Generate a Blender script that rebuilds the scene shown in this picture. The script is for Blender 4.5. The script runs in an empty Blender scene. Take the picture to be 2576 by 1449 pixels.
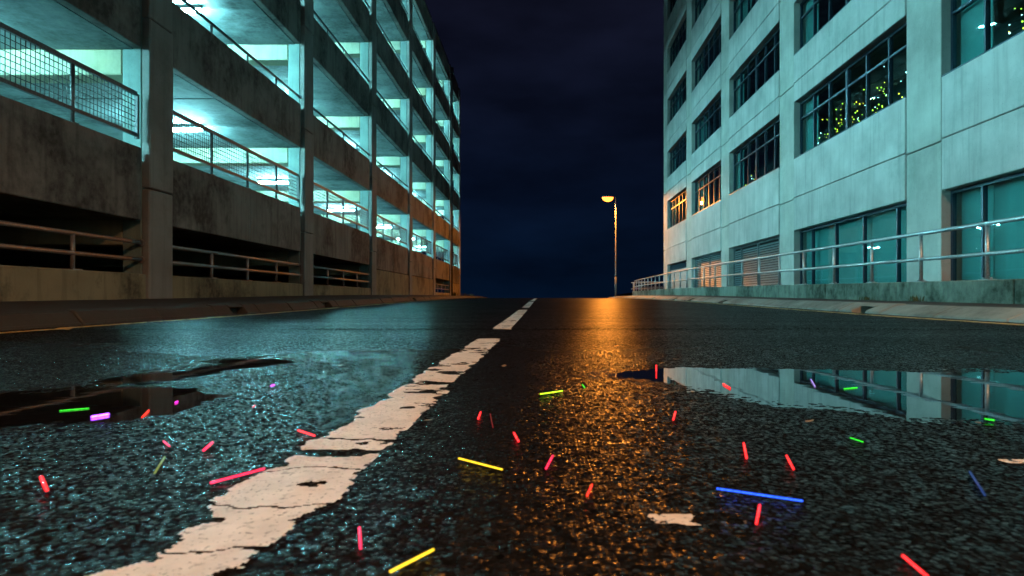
import bpy, math, random
import numpy as np

random.seed(7)
RNG = np.random.default_rng(11)
S = bpy.context.scene
COL = S.collection
R = math.radians

# ------------------------------------------------------------------ camera, sky, exposure
CAM_H = 0.25
FPX, VPX, VPY = 1560.0, 1365.0, 752.0        # focal length and vanishing point on a 2576 x 1449 sheet
cam_d = bpy.data.cameras.new('camera')
cam = bpy.data.objects.new('camera', cam_d)
COL.objects.link(cam)
cam.location = (0, 0, CAM_H)
cam.rotation_euler = (R(90), 0, 0)
cam_d.sensor_width = 36
cam_d.lens = FPX / 2576 * 36
cam_d.shift_x = -(VPX - 1288) / 2576
cam_d.shift_y = (VPY - 724.5) / 2576
cam_d.clip_start = 0.02
cam_d.clip_end = 6000
cam_d.dof.use_dof = True
cam_d.dof.focus_distance = 4.5
cam_d.dof.aperture_fstop = 9
S.camera = cam

W = bpy.data.worlds.new('World')
S.world = W
W.use_nodes = True
wn, wl = W.node_tree.nodes, W.node_tree.links
bg = wn['Background']
tc = wn.new('ShaderNodeTexCoord')
sx = wn.new('ShaderNodeSeparateXYZ')
wl.new(tc.outputs['Generated'], sx.inputs[0])
ramp = wn.new('ShaderNodeValToRGB')
ramp.color_ramp.elements[0].position = 0.0
ramp.color_ramp.elements[0].color = (0.0008, 0.0050, 0.0160, 1)
ramp.color_ramp.elements[1].position = 0.55
ramp.color_ramp.elements[1].color = (0.0068, 0.0070, 0.0165, 1)
e = ramp.color_ramp.elements.new(0.16)
e.color = (0.0018, 0.0048, 0.0155, 1)
wl.new(sx.outputs[2], ramp.inputs[0])
mpw = wn.new('ShaderNodeMapping')
mpw.inputs['Scale'].default_value = (2.2, 2.2, 6.5)
wl.new(tc.outputs['Generated'], mpw.inputs[0])
nzw = wn.new('ShaderNodeTexNoise')
nzw.inputs['Scale'].default_value = 1.7
nzw.inputs['Detail'].default_value = 5
wl.new(mpw.outputs[0], nzw.inputs['Vector'])
mrw = wn.new('ShaderNodeMapRange')
mrw.inputs[1].default_value = 0.35
mrw.inputs[2].default_value = 0.72
mrw.inputs[3].default_value = 0.62
mrw.inputs[4].default_value = 1.5
wl.new(nzw.outputs[0], mrw.inputs[0])
mxw = wn.new('ShaderNodeVectorMath')
mxw.operation = 'SCALE'
wl.new(ramp.outputs[0], mxw.inputs[0])
wl.new(mrw.outputs[0], mxw.inputs['Scale'])
wl.new(mxw.outputs[0], bg.inputs['Color'])
bg.inputs['Strength'].default_value = 1.0

S.view_settings.view_transform = 'Standard'
S.view_settings.look = 'None'
S.view_settings.exposure = 0.0
S.view_settings.gamma = 1.0
S.view_settings.use_curve_mapping = False
S.render.engine = 'CYCLES'
S.cycles.use_denoising = True
S.cycles.denoiser = 'OPENIMAGEDENOISE'
S.cycles.denoising_input_passes = 'RGB_ALBEDO_NORMAL'
S.cycles.denoising_prefilter = 'ACCURATE'
S.cycles.max_bounces = 7
S.cycles.diffuse_bounces = 4
S.cycles.glossy_bounces = 4
S.cycles.transparent_max_bounces = 10
S.cycles.sample_clamp_indirect = 4.0
S.cycles.sample_clamp_direct = 0.0
S.cycles.caustics_reflective = False
S.cycles.caustics_refractive = False

TUBE_POWER = 1300.0
TUBE_COLOR = (0.29, 0.91, 1.0)
SODIUM = (1.0, 0.31, 0.035)
LAMP_POWER = 4500.0
LAMP_BACK_POWER = 5000.0
SODIUM_BACK = (1.0, 0.48, 0.21)


# ------------------------------------------------------------------ materials
def new_mat(name):
    m = bpy.data.materials.new(name)
    m.use_nodes = True
    return m, m.node_tree.nodes, m.node_tree.links, m.node_tree.nodes['Principled BSDF']


def pos_noise(n, l, scale, detail=4, stretch=(1, 1, 1), rough=0.55):
    g = n.new('ShaderNodeNewGeometry')
    mp = n.new('ShaderNodeMapping')
    mp.inputs['Scale'].default_value = stretch
    l.new(g.outputs['Position'], mp.inputs[0])
    t = n.new('ShaderNodeTexNoise')
    t.inputs['Scale'].default_value = scale
    t.inputs['Detail'].default_value = detail
    t.inputs['Roughness'].default_value = rough
    l.new(mp.outputs[0], t.inputs['Vector'])
    return t.outputs[0]


def rng(n, l, v, a, b, c, d):
    m = n.new('ShaderNodeMapRange')
    for i, q in enumerate((a, b, c, d)):
        m.inputs[i + 1].default_value = q
    l.new(v, m.inputs[0])
    return m.outputs[0]


def mixc(n, l, f, a, b, mode='MIX'):
    m = n.new('ShaderNodeMix')
    m.data_type = 'RGBA'
    m.blend_type = mode
    for s, v in ((0, f), (6, a), (7, b)):
        if hasattr(v, 'links') or isinstance(v, bpy.types.NodeSocket):
            l.new(v, m.inputs[s])
        else:
            m.inputs[s].default_value = v
    return m.outputs[2]


def concrete(name, base, stain=(0.05, 0.048, 0.042), stain_amt=0.6, lo=0.52, hi=0.68, streak=0.35, rough=0.85,
             tint=None, bump=0.25):
    m, n, l, p = new_mat(name)
    b4 = (*base, 1)
    mott = pos_noise(n, l, 1.1, 6)
    c = mixc(n, l, rng(n, l, mott, 0.3, 0.7, 0, 1), tuple(q * 0.78 for q in base) + (1,), tuple(min(1, q * 1.14) for q in base) + (1,))
    if tint:
        c = mixc(n, l, rng(n, l, pos_noise(n, l, 0.55, 3), 0.48, 0.72, 0, 0.75), c, (*tint, 1))
    st = pos_noise(n, l, 1.0, 6, (7, 7, 0.45))
    c = mixc(n, l, rng(n, l, st, 0.5, 0.75, 0, streak), c, tuple(q * 0.35 for q in base) + (1,))
    bl = pos_noise(n, l, 0.62, 8, (1, 1, 0.8), 0.72)
    sp = pos_noise(n, l, 9, 5)
    mm = n.new('ShaderNodeMath')
    mm.operation = 'MULTIPLY'
    l.new(rng(n, l, bl, lo, hi, 0, stain_amt), mm.inputs[0])
    l.new(rng(n, l, sp, 0.3, 0.6, 0.5, 1), mm.inputs[1])
    c = mixc(n, l, mm.outputs[0], c, (*stain, 1))
    pit = pos_noise(n, l, 34, 3)
    c = mixc(n, l, rng(n, l, pit, 0.66, 0.74, 0, 0.55), c, tuple(q * 0.3 for q in base) + (1,))
    l.new(c, p.inputs['Base Color'])
    p.inputs['Roughness'].default_value = rough
    bp = n.new('ShaderNodeBump')
    bp.inputs['Strength'].default_value = bump
    bp.inputs['Distance'].default_value = 0.01
    l.new(pos_noise(n, l, 22, 6), bp.inputs['Height'])
    l.new(bp.outputs[0], p.inputs['Normal'])
    return m


def plain(name, color, rough=0.5, metal=0.0, var=0.25, scale=14, bump=0.0, spec=0.5):
    m, n, l, p = new_mat(name)
    v = pos_noise(n, l, scale, 5)
    c = mixc(n, l, rng(n, l, v, 0.3, 0.7, 0, 1), tuple(q * (1 - var) for q in color) + (1,), tuple(min(1, q * (1 + var)) for q in color) + (1,))
    l.new(c, p.inputs['Base Color'])
    p.inputs['Roughness'].default_value = rough
    p.inputs['Metallic'].default_value = metal
    p.inputs['Specular IOR Level'].default_value = spec
    if bump:
        bp = n.new('ShaderNodeBump')
        bp.inputs['Strength'].default_value = bump
        bp.inputs['Distance'].default_value = 0.004
        l.new(v, bp.inputs['Height'])
        l.new(bp.outputs[0], p.inputs['Normal'])
    return m


def emitter(name, color, strength, vary=0.0):
    m, n, l, p = new_mat(name)
    p.inputs['Base Color'].default_value = (*[q * 0.5 for q in color], 1)
    p.inputs['Emission Color'].default_value = (*color, 1)
    p.inputs['Emission Strength'].default_value = strength
    if vary:
        t = n.new('ShaderNodeTexCoord')
        z = n.new('ShaderNodeTexNoise')
        z.inputs['Scale'].default_value = 260
        l.new(t.outputs['Object'], z.inputs['Vector'])
        l.new(rng(n, l, z.outputs[0], 0.35, 0.65, strength * (1 - vary), strength * (1 + vary)), p.inputs['Emission Strength'])
    return m


def glass_mat(name, tint, ior=1.7):
    m, n, l, p = new_mat(name)
    out = n['Material Output']
    n.remove(p)
    tr = n.new('ShaderNodeBsdfTransparent')
    tr.inputs[0].default_value = (*tint, 1)
    gl = n.new('ShaderNodeBsdfGlossy')
    gl.inputs['Roughness'].default_value = 0.015
    wob = n.new('ShaderNodeBump')
    wob.inputs['Strength'].default_value = 0.05
    wob.inputs['Distance'].default_value = 0.05
    l.new(pos_noise(n, l, 1.3, 2), wob.inputs['Height'])
    l.new(wob.outputs[0], gl.inputs['Normal'])
    geo = n.new('ShaderNodeNewGeometry')
    dt = n.new('ShaderNodeVectorMath'); dt.operation = 'DOT_PRODUCT'
    l.new(geo.outputs['Normal'], dt.inputs[0]); l.new(geo.outputs['Incoming'], dt.inputs[1])
    ab = n.new('ShaderNodeMath'); ab.operation = 'ABSOLUTE'
    l.new(dt.outputs['Value'], ab.inputs[0])
    om = n.new('ShaderNodeMath'); om.operation = 'SUBTRACT'; om.inputs[0].default_value = 1.0
    l.new(ab.outputs[0], om.inputs[1])
    pw = n.new('ShaderNodeMath'); pw.operation = 'POWER'; pw.inputs[1].default_value = 5.0
    l.new(om.outputs[0], pw.inputs[0])
    f0 = ((ior - 1) / (ior + 1)) ** 2
    fr = n.new('ShaderNodeMath'); fr.operation = 'MULTIPLY_ADD'
    fr.inputs[1].default_value = 1 - f0; fr.inputs[2].default_value = f0
    l.new(pw.outputs[0], fr.inputs[0])
    mx = n.new('ShaderNodeMixShader')
    l.new(fr.outputs[0], mx.inputs[0])
    l.new(tr.outputs[0], mx.inputs[1])
    l.new(gl.outputs[0], mx.inputs[2])
    l.new(mx.outputs[0], out.inputs[0])
    return m


M = {}
M['garage_face'] = concrete('weathered_concrete', (0.23, 0.22, 0.205), (0.025, 0.023, 0.02), 0.9, 0.46, 0.60, 0.75)
M['garage_pillar'] = concrete('pillar_concrete', (0.27, 0.26, 0.245), (0.08, 0.075, 0.065), 0.5, 0.52, 0.68, 0.35)
M['garage_low'] = concrete('mossy_low_wall_concrete', (0.28, 0.24, 0.15), (0.025, 0.025, 0.015), 0.9, 0.48, 0.62, 0.7)
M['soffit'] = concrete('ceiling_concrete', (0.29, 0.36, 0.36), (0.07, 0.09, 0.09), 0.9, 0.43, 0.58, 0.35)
M['interior'] = concrete('interior_concrete', (0.40, 0.40, 0.30), (0.16, 0.17, 0.11), 0.6, 0.5, 0.66, 0.35, tint=(0.44, 0.38, 0.22))
M['inner_pillar'] = concrete('pillar_inner_concrete', (0.24, 0.33, 0.31), (0.09, 0.12, 0.11), 0.6, 0.5, 0.66, 0.5)
M['deck'] = concrete('deck_floor_concrete', (0.27, 0.27, 0.26), (0.09, 0.09, 0.09), 0.6, 0.48, 0.62, 0.0)
M['office'] = concrete('pale_precast_concrete', (0.57, 0.53, 0.51), (0.22, 0.28, 0.26), 0.5, 0.47, 0.68, 0.42, bump=0.12)
M['office_pillar'] = concrete('pale_pillar_concrete', (0.52, 0.50, 0.46), (0.25, 0.26, 0.22), 0.5, 0.5, 0.68, 0.2, bump=0.4)
M['mossy'] = concrete('algae_stained_concrete', (0.30, 0.32, 0.26), (0.022, 0.034, 0.018), 0.95, 0.42, 0.58, 0.75, bump=0.5)
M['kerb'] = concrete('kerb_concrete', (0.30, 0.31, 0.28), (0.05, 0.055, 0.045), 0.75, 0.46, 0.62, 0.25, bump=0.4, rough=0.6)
M['kerb_dark'] = concrete('dark_kerb_concrete', (0.030, 0.029, 0.026), (0.03, 0.03, 0.025), 0.8, 0.44, 0.6, 0.3, bump=0.5, rough=0.7)  # kerb concrete in a much darker tone, for the left side
M['pavement'] = concrete('damp_pavement_asphalt', (0.035, 0.030, 0.026), (0.02, 0.02, 0.018), 0.7, 0.45, 0.6, 0.0, bump=0.6, rough=0.7)
M['galv'] = plain('galvanised_steel', (0.46, 0.49, 0.52), 0.42, 0.75, 0.3, 60, 0.25)
M['rail_dark'] = plain('dull_painted_steel', (0.10, 0.10, 0.105), 0.5, 0.3, 0.3, 40)
M['rail_grey'] = plain('grey_steel_rail', (0.30, 0.275, 0.27), 0.45, 0.5, 0.35, 50, 0.2)
M['wire'] = plain('dark_mesh_wire', (0.06, 0.06, 0.06), 0.5, 0.4, 0.2)
M['frame'] = plain('dark_blue_window_frame', (0.03, 0.055, 0.085), 0.38, 0.3, 0.2, 20)
M['black'] = plain('black_gap', (0.01, 0.01, 0.01), 0.8)
M['glass'] = glass_mat('tinted_window_glass', (0.66, 0.84, 0.84), 1.6)
M['blind'] = plain('pale_roller_blind', (0.36, 0.60, 0.57), 0.8, 0, 0.10, 1.2)
M['room'] = plain('dim_room_wall', (0.20, 0.22, 0.22), 0.9, 0, 0.5, 0.9)
M['louvre'] = plain('grey_louvre_metal', (0.20, 0.23, 0.24), 0.45, 0.3, 0.15, 8)
M['shutter'] = plain('pale_shutter_board', (0.46, 0.42, 0.40), 0.7, 0, 0.12, 6)
M['housing'] = plain('white_lamp_housing', (0.6, 0.6, 0.6), 0.5)
M['tube'] = emitter('lit_fluorescent_diffuser', TUBE_COLOR, TUBE_POWER)
M['sodium'] = emitter('lit_sodium_bowl', (1.0, 0.23, 0.025), 7.0)
M['pole'] = plain('lamp_pole_steel', (0.12, 0.12, 0.125), 0.6, 0.1, 0.2, 8)
M['pipe'] = plain('black_cast_pipe', (0.025, 0.024, 0.024), 0.45, 0.2)
M['terrain'] = plain('dark_rough_ground', (0.035, 0.038, 0.022), 0.95, 0, 0.5, 3)
M['leafgreen'] = plain('weed_green', (0.06, 0.085, 0.03), 0.7, 0, 0.4, 60)
M['leafbrown'] = plain('wet_dead_leaf', (0.20, 0.12, 0.06), 0.5, 0, 0.4, 90)

# asphalt
m, n, l, p = new_mat('wet_asphalt')
g = n.new('ShaderNodeNewGeometry')
stone = n.new('ShaderNodeTexVoronoi')
stone.inputs['Scale'].default_value = 150
l.new(g.outputs['Position'], stone.inputs['Vector'])
grit = n.new('ShaderNodeTexNoise')
grit.inputs['Scale'].default_value = 330
grit.inputs['Detail'].default_value = 3
l.new(g.outputs['Position'], grit.inputs['Vector'])
med = pos_noise(n, l, 38, 3)
big = pos_noise(n, l, 0.8, 5)
cr = rng(n, l, stone.outputs['Color'], 0.0, 1.0, 0.0, 1.0)
c = mixc(n, l, cr, (0.004, 0.0042, 0.0048, 1), (0.020, 0.020, 0.021, 1))
c = mixc(n, l, rng(n, l, big, 0.4, 0.65, 0, 0.6), c, (0.006, 0.006, 0.0065, 1))
pale = rng(n, l, stone.outputs['Color'], 0.965, 0.985, 0, 0.6)
c = mixc(n, l, pale, c, (0.22, 0.19, 0.15, 1))
l.new(c, p.inputs['Base Color'])
p.inputs['IOR'].default_value = 1.45
p.inputs['Specular IOR Level'].default_value = 0.36
facet = n.new('ShaderNodeTexVoronoi')
facet.inputs['Scale'].default_value = 46
l.new(g.outputs['Position'], facet.inputs['Vector'])


def tilt(col, k):
    sub = n.new('ShaderNodeVectorMath'); sub.operation = 'SUBTRACT'
    sub.inputs[1].default_value = (0.5, 0.5, 0.5)
    l.new(col, sub.inputs[0])
    mul = n.new('ShaderNodeVectorMath'); mul.operation = 'MULTIPLY'
    mul.inputs[1].default_value = (k, k, 0)
    l.new(sub.outputs[0], mul.inputs[0])
    return mul.outputs[0]


bp = n.new('ShaderNodeBump')
bp.inputs['Strength'].default_value = 0.35
bp.inputs['Distance'].default_value = 0.003
l.new(stone.outputs['Distance'], bp.inputs['Height'])
bp.invert = True
v1 = n.new('ShaderNodeVectorMath'); v1.operation = 'ADD'
# facet tilt fades and roughness rises with distance up the road
spos = n.new('ShaderNodeSeparateXYZ')
l.new(g.outputs['Position'], spos.inputs[0])
even = rng(n, l, spos.outputs[1], 2.0, 4.6, 0.0, 1.0)
tilt_scale = rng(n, l, even, 0, 1, 1.0, 0.16)
l.new(tilt(stone.outputs['Color'], 0.43), v1.inputs[0])
l.new(tilt(facet.outputs['Color'], 0.17), v1.inputs[1])
vs_ = n.new('ShaderNodeVectorMath'); vs_.operation = 'SCALE'
l.new(v1.outputs[0], vs_.inputs[0]); l.new(tilt_scale, vs_.inputs['Scale'])
ra = n.new('ShaderNodeMath'); ra.operation = 'MULTIPLY_ADD'
l.new(even, ra.inputs[0]); ra.inputs[1].default_value = 0.09
l.new(rng(n, l, big, 0.35, 0.68, 0.21, 0.27), ra.inputs[2])
l.new(ra.outputs[0], p.inputs['Roughness'])
v2 = n.new('ShaderNodeVectorMath'); v2.operation = 'ADD'
l.new(vs_.outputs[0], v2.inputs[0]); l.new(bp.outputs[0], v2.inputs[1])
v3 = n.new('ShaderNodeVectorMath'); v3.operation = 'NORMALIZE'
l.new(v2.outputs[0], v3.inputs[0])
l.new(v3.outputs[0], p.inputs['Normal'])
# each chipping is more or less wet: its own gloss
sepc = n.new('ShaderNodeSeparateColor')
l.new(stone.outputs['Color'], sepc.inputs[0])
sepf = n.new('ShaderNodeSeparateColor')
l.new(facet.outputs['Color'], sepf.inputs[0])
gm = n.new('ShaderNodeMath'); gm.operation = 'MULTIPLY'
l.new(rng(n, l, sepc.outputs[2], 0.1, 0.8, 0.10, 1.0), gm.inputs[0])
l.new(rng(n, l, sepf.outputs[2], 0.1, 0.9, 0.45, 1.0), gm.inputs[1])
p.inputs['Specular IOR Level'].default_value = 0.36
wet = n.new('ShaderNodeMath'); wet.operation = 'MULTIPLY'
l.new(gm.outputs[0], wet.inputs[0])
l.new(rng(n, l, stone.outputs['Distance'], 0.44, 0.84, 1.0, 0.0), wet.inputs[1])  # gloss drops toward chipping edges: shade of the gaps put into the mask
dry = n.new('ShaderNodeBsdfDiffuse')
dk = n.new('ShaderNodeVectorMath'); dk.operation = 'SCALE'; dk.inputs['Scale'].default_value = 0.55
l.new(c, dk.inputs[0]); l.new(dk.outputs[0], dry.inputs['Color'])
dry.inputs['Roughness'].default_value = 0.8
mxs = n.new('ShaderNodeMixShader')
l.new(wet.outputs[0], mxs.inputs[0])
l.new(dry.outputs[0], mxs.inputs[1])
l.new(p.outputs[0], mxs.inputs[2])
l.new(mxs.outputs[0], n['Material Output'].inputs[0])
M['asphalt'] = m

# water
m, n, l, p = new_mat('still_rain_water')
p.inputs['Base Color'].default_value = (0.006, 0.006, 0.007, 1)
p.inputs['Roughness'].default_value = 0.012
p.inputs['IOR'].default_value = 1.45
bp = n.new('ShaderNodeBump')
bp.inputs['Strength'].default_value = 0.02
bp.inputs['Distance'].default_value = 0.01
l.new(pos_noise(n, l, 9, 2), bp.inputs['Height'])
l.new(bp.outputs[0], p.inputs['Normal'])
M['water'] = m


def paint(name, col):
    m, n, l, p = new_mat(name)
    v = pos_noise(n, l, 26, 6)
    d = pos_noise(n, l, 7, 8, (1, 1, 1), 0.7)
    c = mixc(n, l, rng(n, l, v, 0.3, 0.7, 0, 1), tuple(q * 0.84 for q in col) + (1,), (*col, 1))
    c = mixc(n, l, rng(n, l, d, 0.47, 0.70, 0, 0.55), c, tuple(q * 0.5 for q in col) + (1,))
    pits = pos_noise(n, l, 170, 3)
    c = mixc(n, l, rng(n, l, pits, 0.60, 0.68, 0, 0.8), c, tuple(q * 0.16 for q in col) + (1,))
    c = mixc(n, l, rng(n, l, pos_noise(n, l, 48, 5), 0.60, 0.70, 0, 0.6), c, tuple(q * 0.2 for q in col) + (1,))
    l.new(c, p.inputs['Base Color'])
    p.inputs['Roughness'].default_value = 0.5
    bp = n.new('ShaderNodeBump')
    bp.inputs['Strength'].default_value = 0.35
    bp.inputs['Distance'].default_value = 0.003
    l.new(pos_noise(n, l, 120, 4), bp.inputs['Height'])
    l.new(bp.outputs[0], p.inputs['Normal'])
    return m


M['white_paint'] = paint('worn_white_road_paint', (0.82, 0.75, 0.70))
M['yellow_paint'] = paint('worn_yellow_road_paint', (0.62, 0.42, 0.13))


# ------------------------------------------------------------------ mesh helpers
class MB:
    def __init__(self):
        self.v, self.f, self.s = [], [], []

    def add(self, vs, fs, smooth=False):
        o = len(self.v)
        self.v += [tuple(q) for q in vs]
        self.f += [tuple(i + o for i in q) for q in fs]
        self.s += [smooth] * len(fs)
        return self

    def box(self, x0, x1, y0, y1, z0, z1):
        vs = [(x, y, z) for x in (x0, x1) for y in (y0, y1) for z in (z0, z1)]
        return self.add(vs, [(0, 1, 3, 2), (4, 6, 7, 5), (0, 4, 5, 1), (2, 3, 7, 6), (0, 2, 6, 4), (1, 5, 7, 3)])

    def tube(self, pts, r, seg=8, caps=True):
        pts = [np.array(q, float) for q in pts]
        k = len(pts)
        rs = r if isinstance(r, (list, tuple)) else [r] * k
        vs = []
        for i, q in enumerate(pts):
            t = pts[min(i + 1, k - 1)] - pts[max(i - 1, 0)]
            t /= np.linalg.norm(t)
            up = np.array((0, 0, 1.0)) if abs(t[2]) < 0.9 else np.array((1.0, 0, 0))
            a = np.cross(t, up); a /= np.linalg.norm(a)
            b = np.cross(a, t)
            for j in range(seg):
                w = 2 * math.pi * j / seg
                vs.append(q + rs[i] * (math.cos(w) * a + math.sin(w) * b))
        fs = [(i * seg + j, i * seg + (j + 1) % seg, (i + 1) * seg + (j + 1) % seg, (i + 1) * seg + j)
              for i in range(k - 1) for j in range(seg)]
        self.add(vs, fs, True)
        if caps:
            o = len(self.v) - len(vs)
            self.f += [tuple(o + j for j in range(seg))[::-1], tuple(o + (k - 1) * seg + j for j in range(seg))]
            self.s += [False, False]
        return self

    def prism_y(self, prof, y0, y1):
        k = len(prof)
        vs = [(x, y0, z) for x, z in prof] + [(x, y1, z) for x, z in prof]
        fs = [(i, (i + 1) % k, k + (i + 1) % k, k + i) for i in range(k)]
        return self.add(vs, fs + [tuple(range(k))[::-1], tuple(range(k, 2 * k))])

    def ball(self, c, r, seg=8, rings=5, sc=(1, 1, 1)):
        vs, fs = [], []
        for i in range(rings + 1):
            a = math.pi * i / rings
            for j in range(seg):
                w = 2 * math.pi * j / seg
                vs.append((c[0] + r * sc[0] * math.sin(a) * math.cos(w), c[1] + r * sc[1] * math.sin(a) * math.sin(w), c[2] + r * sc[2] * math.cos(a)))
        for i in range(rings):
            for j in range(seg):
                fs.append((i * seg + j, (i + 1) * seg + j, (i + 1) * seg + (j + 1) % seg, i * seg + (j + 1) % seg))
        return self.add(vs, fs, True)

    def mesh(self, name, mat):
        me = bpy.data.meshes.new(name)
        me.from_pydata(self.v, [], self.f)
        me.polygons.foreach_set('use_smooth', self.s)
        me.materials.append(mat)
        me.update()
        return me


def link(name, me, parent=None, loc=(0, 0, 0), bevel=0.0, rot=None):
    o = bpy.data.objects.new(name, me)
    COL.objects.link(o)
    o.location = loc
    if rot:
        o.rotation_euler = rot
    if parent:
        o.parent = parent
    if bevel:
        b = o.modifiers.new('edge', 'BEVEL')
        b.width = bevel
        b.segments = 1
        b.limit_method = 'ANGLE'
    return o


def thing(name, label, cat, loc=(0, 0, 0), group=None, me=None, rot=None):
    o = bpy.data.objects.new(name, me)
    COL.objects.link(o)
    o.location = loc
    if rot:
        o.rotation_euler = rot
    o['label'] = label
    o['category'] = cat
    if group:
        o['group'] = group
    return o


def structure(name, me, label=None):
    o = link(name, me)
    o['kind'] = 'structure'
    if label:
        o['label'] = label
    return o


# ------------------------------------------------------------------ ground profile
_py = np.array([-40, 0, 4, 8, 12, 16, 20, 30, 40, 46, 52, 60, 75, 100, 200, 6000], float)
_pz = np.array([0, 0, 0.0, 0.035, 0.085, 0.138, 0.19, 0.272, 0.312, 0.316, 0.29, 0.18, -0.35, -1.6, -8, -9], float)
_ty = np.arange(-60, 240, 0.25)
_tz = np.interp(_ty, _py, _pz)
_k = np.ones(13) / 13
_tz = np.convolve(np.pad(_tz, 6, mode='edge'), _k, 'valid')


def zr(y):
    return np.interp(y, _ty, _tz)


def slope(y):
    return float((zr(y + 0.5) - zr(y - 0.5)))


def unproject(px, py):
    d = CAM_H * FPX / (py - VPY)
    for _ in range(60):
        d = 0.5 * d + 0.5 * (CAM_H - float(zr(d))) * FPX / (py - VPY)
    return (px - VPX) / FPX * d, d


def kerb_r(y):
    return 4.60 + 0.031 * np.maximum(0, np.asarray(y, float) - 24)


def kerb_l(y):
    return -4.12 - 0.02 * np.maximum(0, np.asarray(y, float) - 22)


def grid_mesh(name, xs, ys, zf, mat):
    X, Y = np.meshgrid(xs, ys)
    return grid_from(name, [(X, Y, zf(X, Y))], mat)


def grid_from(name, patches, mat, keep=None):
    V, F, o = [], [], 0
    for i, (X, Y, Z) in enumerate(patches):
        ny, nx = X.shape
        V.append(np.stack([X.ravel(), Y.ravel(), Z.ravel()], 1))
        a = (np.arange(ny - 1)[:, None] * nx + np.arange(nx - 1)[None, :])
        q = np.stack([a, a + 1, a + nx + 1, a + nx], -1)
        if keep is not None:
            q = q[keep]
        F.append(q.reshape(-1, 4) + o)
        o += X.size
    V = np.concatenate(V).astype(np.float32)
    F = np.concatenate(F).astype(np.int32)
    if keep is not None:
        u, inv = np.unique(F.ravel(), return_inverse=True)
        V, F = V[u], inv.reshape(-1, 4).astype(np.int32)
    me = bpy.data.meshes.new(name)
    me.vertices.add(len(V))
    me.vertices.foreach_set('co', V.ravel())
    me.loops.add(F.size)
    me.loops.foreach_set('vertex_index', F.ravel())
    me.polygons.add(len(F))
    me.polygons.foreach_set('loop_start', np.arange(0, F.size, 4, dtype=np.int32))
    me.polygons.foreach_set('use_smooth', np.ones(len(F), bool))
    me.materials.append(mat)
    me.update()
    me.validate()
    return me


def vnoise(x, y, sc, seed=0):
    """smooth value noise 0..1"""
    T = np.random.default_rng(seed).random((256, 256))
    x, y = x * sc, y * sc
    xi, yi = np.floor(x).astype(int), np.floor(y).astype(int)
    fx, fy = x - xi, y - yi
    fx, fy = fx * fx * (3 - 2 * fx), fy * fy * (3 - 2 * fy)
    a, b = T[yi % 256, xi % 256], T[yi % 256, (xi + 1) % 256]
    c, d = T[(yi + 1) % 256, xi % 256], T[(yi + 1) % 256, (xi + 1) % 256]
    return (a * (1 - fx) + b * fx) * (1 - fy) + (c * (1 - fx) + d * fx) * fy


def fbm(x, y, sc, seed=0, octv=4):
    s, a, t = 0, 1.0, 0
    for i in range(octv):
        s = s + a * vnoise(x, y, sc * 2 ** i, seed + i)
        t += a
        a *= 0.55
    return s / t


def stones(x, y, cell, seed):
    """rounded chippings, 0..1"""
    r = np.random.default_rng(seed)
    T = r.random((3, 512, 512))
    u, v = x / cell, y / cell
    ui, vi = np.floor(u).astype(int), np.floor(v).astype(int)
    best = np.full(u.shape, 9.0)
    amp = np.zeros(u.shape)
    for di in (-1, 0, 1):
        for dj in (-1, 0, 1):
            ci, cj = (ui + di) % 512, (vi + dj) % 512
            px = ui + di + T[0, cj, ci]
            py = vi + dj + T[1, cj, ci]
            d = (px - u) ** 2 + (py - v) ** 2
            k = d < best
            best = np.where(k, d, best)
            amp = np.where(k, T[2, cj, ci], amp)
    return np.clip(1 - best * 1.3, 0, 1) * (0.35 + 0.65 * amp)


def poly_world(pts):
    return np.array([unproject(*q) for q in pts])


def sdf(poly, x, y):
    """signed distance to a polygon, negative inside"""
    d = np.full(x.shape, 1e9)
    inside = np.zeros(x.shape, bool)
    k = len(poly)
    for i in range(k):
        ax, ay = poly[i]
        bx, by = poly[(i + 1) % k]
        ex, ey = bx - ax, by - ay
        t = np.clip(((x - ax) * ex + (y - ay) * ey) / (ex * ex + ey * ey), 0, 1)
        d = np.minimum(d, (x - ax - t * ex) ** 2 + (y - ay - t * ey) ** 2)
        c = ((ay > y) != (by > y)) & (x < ex * (y - ay) / (ey if abs(ey) > 1e-9 else 1e-9) + ax)
        inside ^= c
    d = np.sqrt(d)
    return np.where(inside, -d, d)


PUDDLES = [
    poly_world([(1555, 941), (1620, 931), (1700, 927), (1900, 925), (2100, 930), (2300, 936), (2576, 940), (2760, 945),
                (2760, 1070), (2576, 1054), (2450, 1046), (2300, 1036), (2200, 1021), (2100, 1010), (1950, 1000), (1850, 985), (1750, 972), (1690, 962), (1620, 951)]),
    poly_world([(-200, 1078), (0, 1062), (150, 1058), (270, 1050), (400, 1040), (480, 1012), (530, 997), (450, 982), (300, 978), (200, 985), (0, 1003), (-200, 1020)]),
    poly_world([(500, 928), (600, 905), (690, 903), (742, 911), (650, 922), (560, 930), (520, 944), (420, 953), (350, 957), (420, 941)]),
]
PUD_BOX = [(p[:, 0].min() - 0.25, p[:, 0].max() + 0.25, p[:, 1].min() - 0.25, p[:, 1].max() + 0.25) for p in PUDDLES]
WATER_Z = -0.0012
JOINT_Y = unproject(1500, 828)[1]


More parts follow.
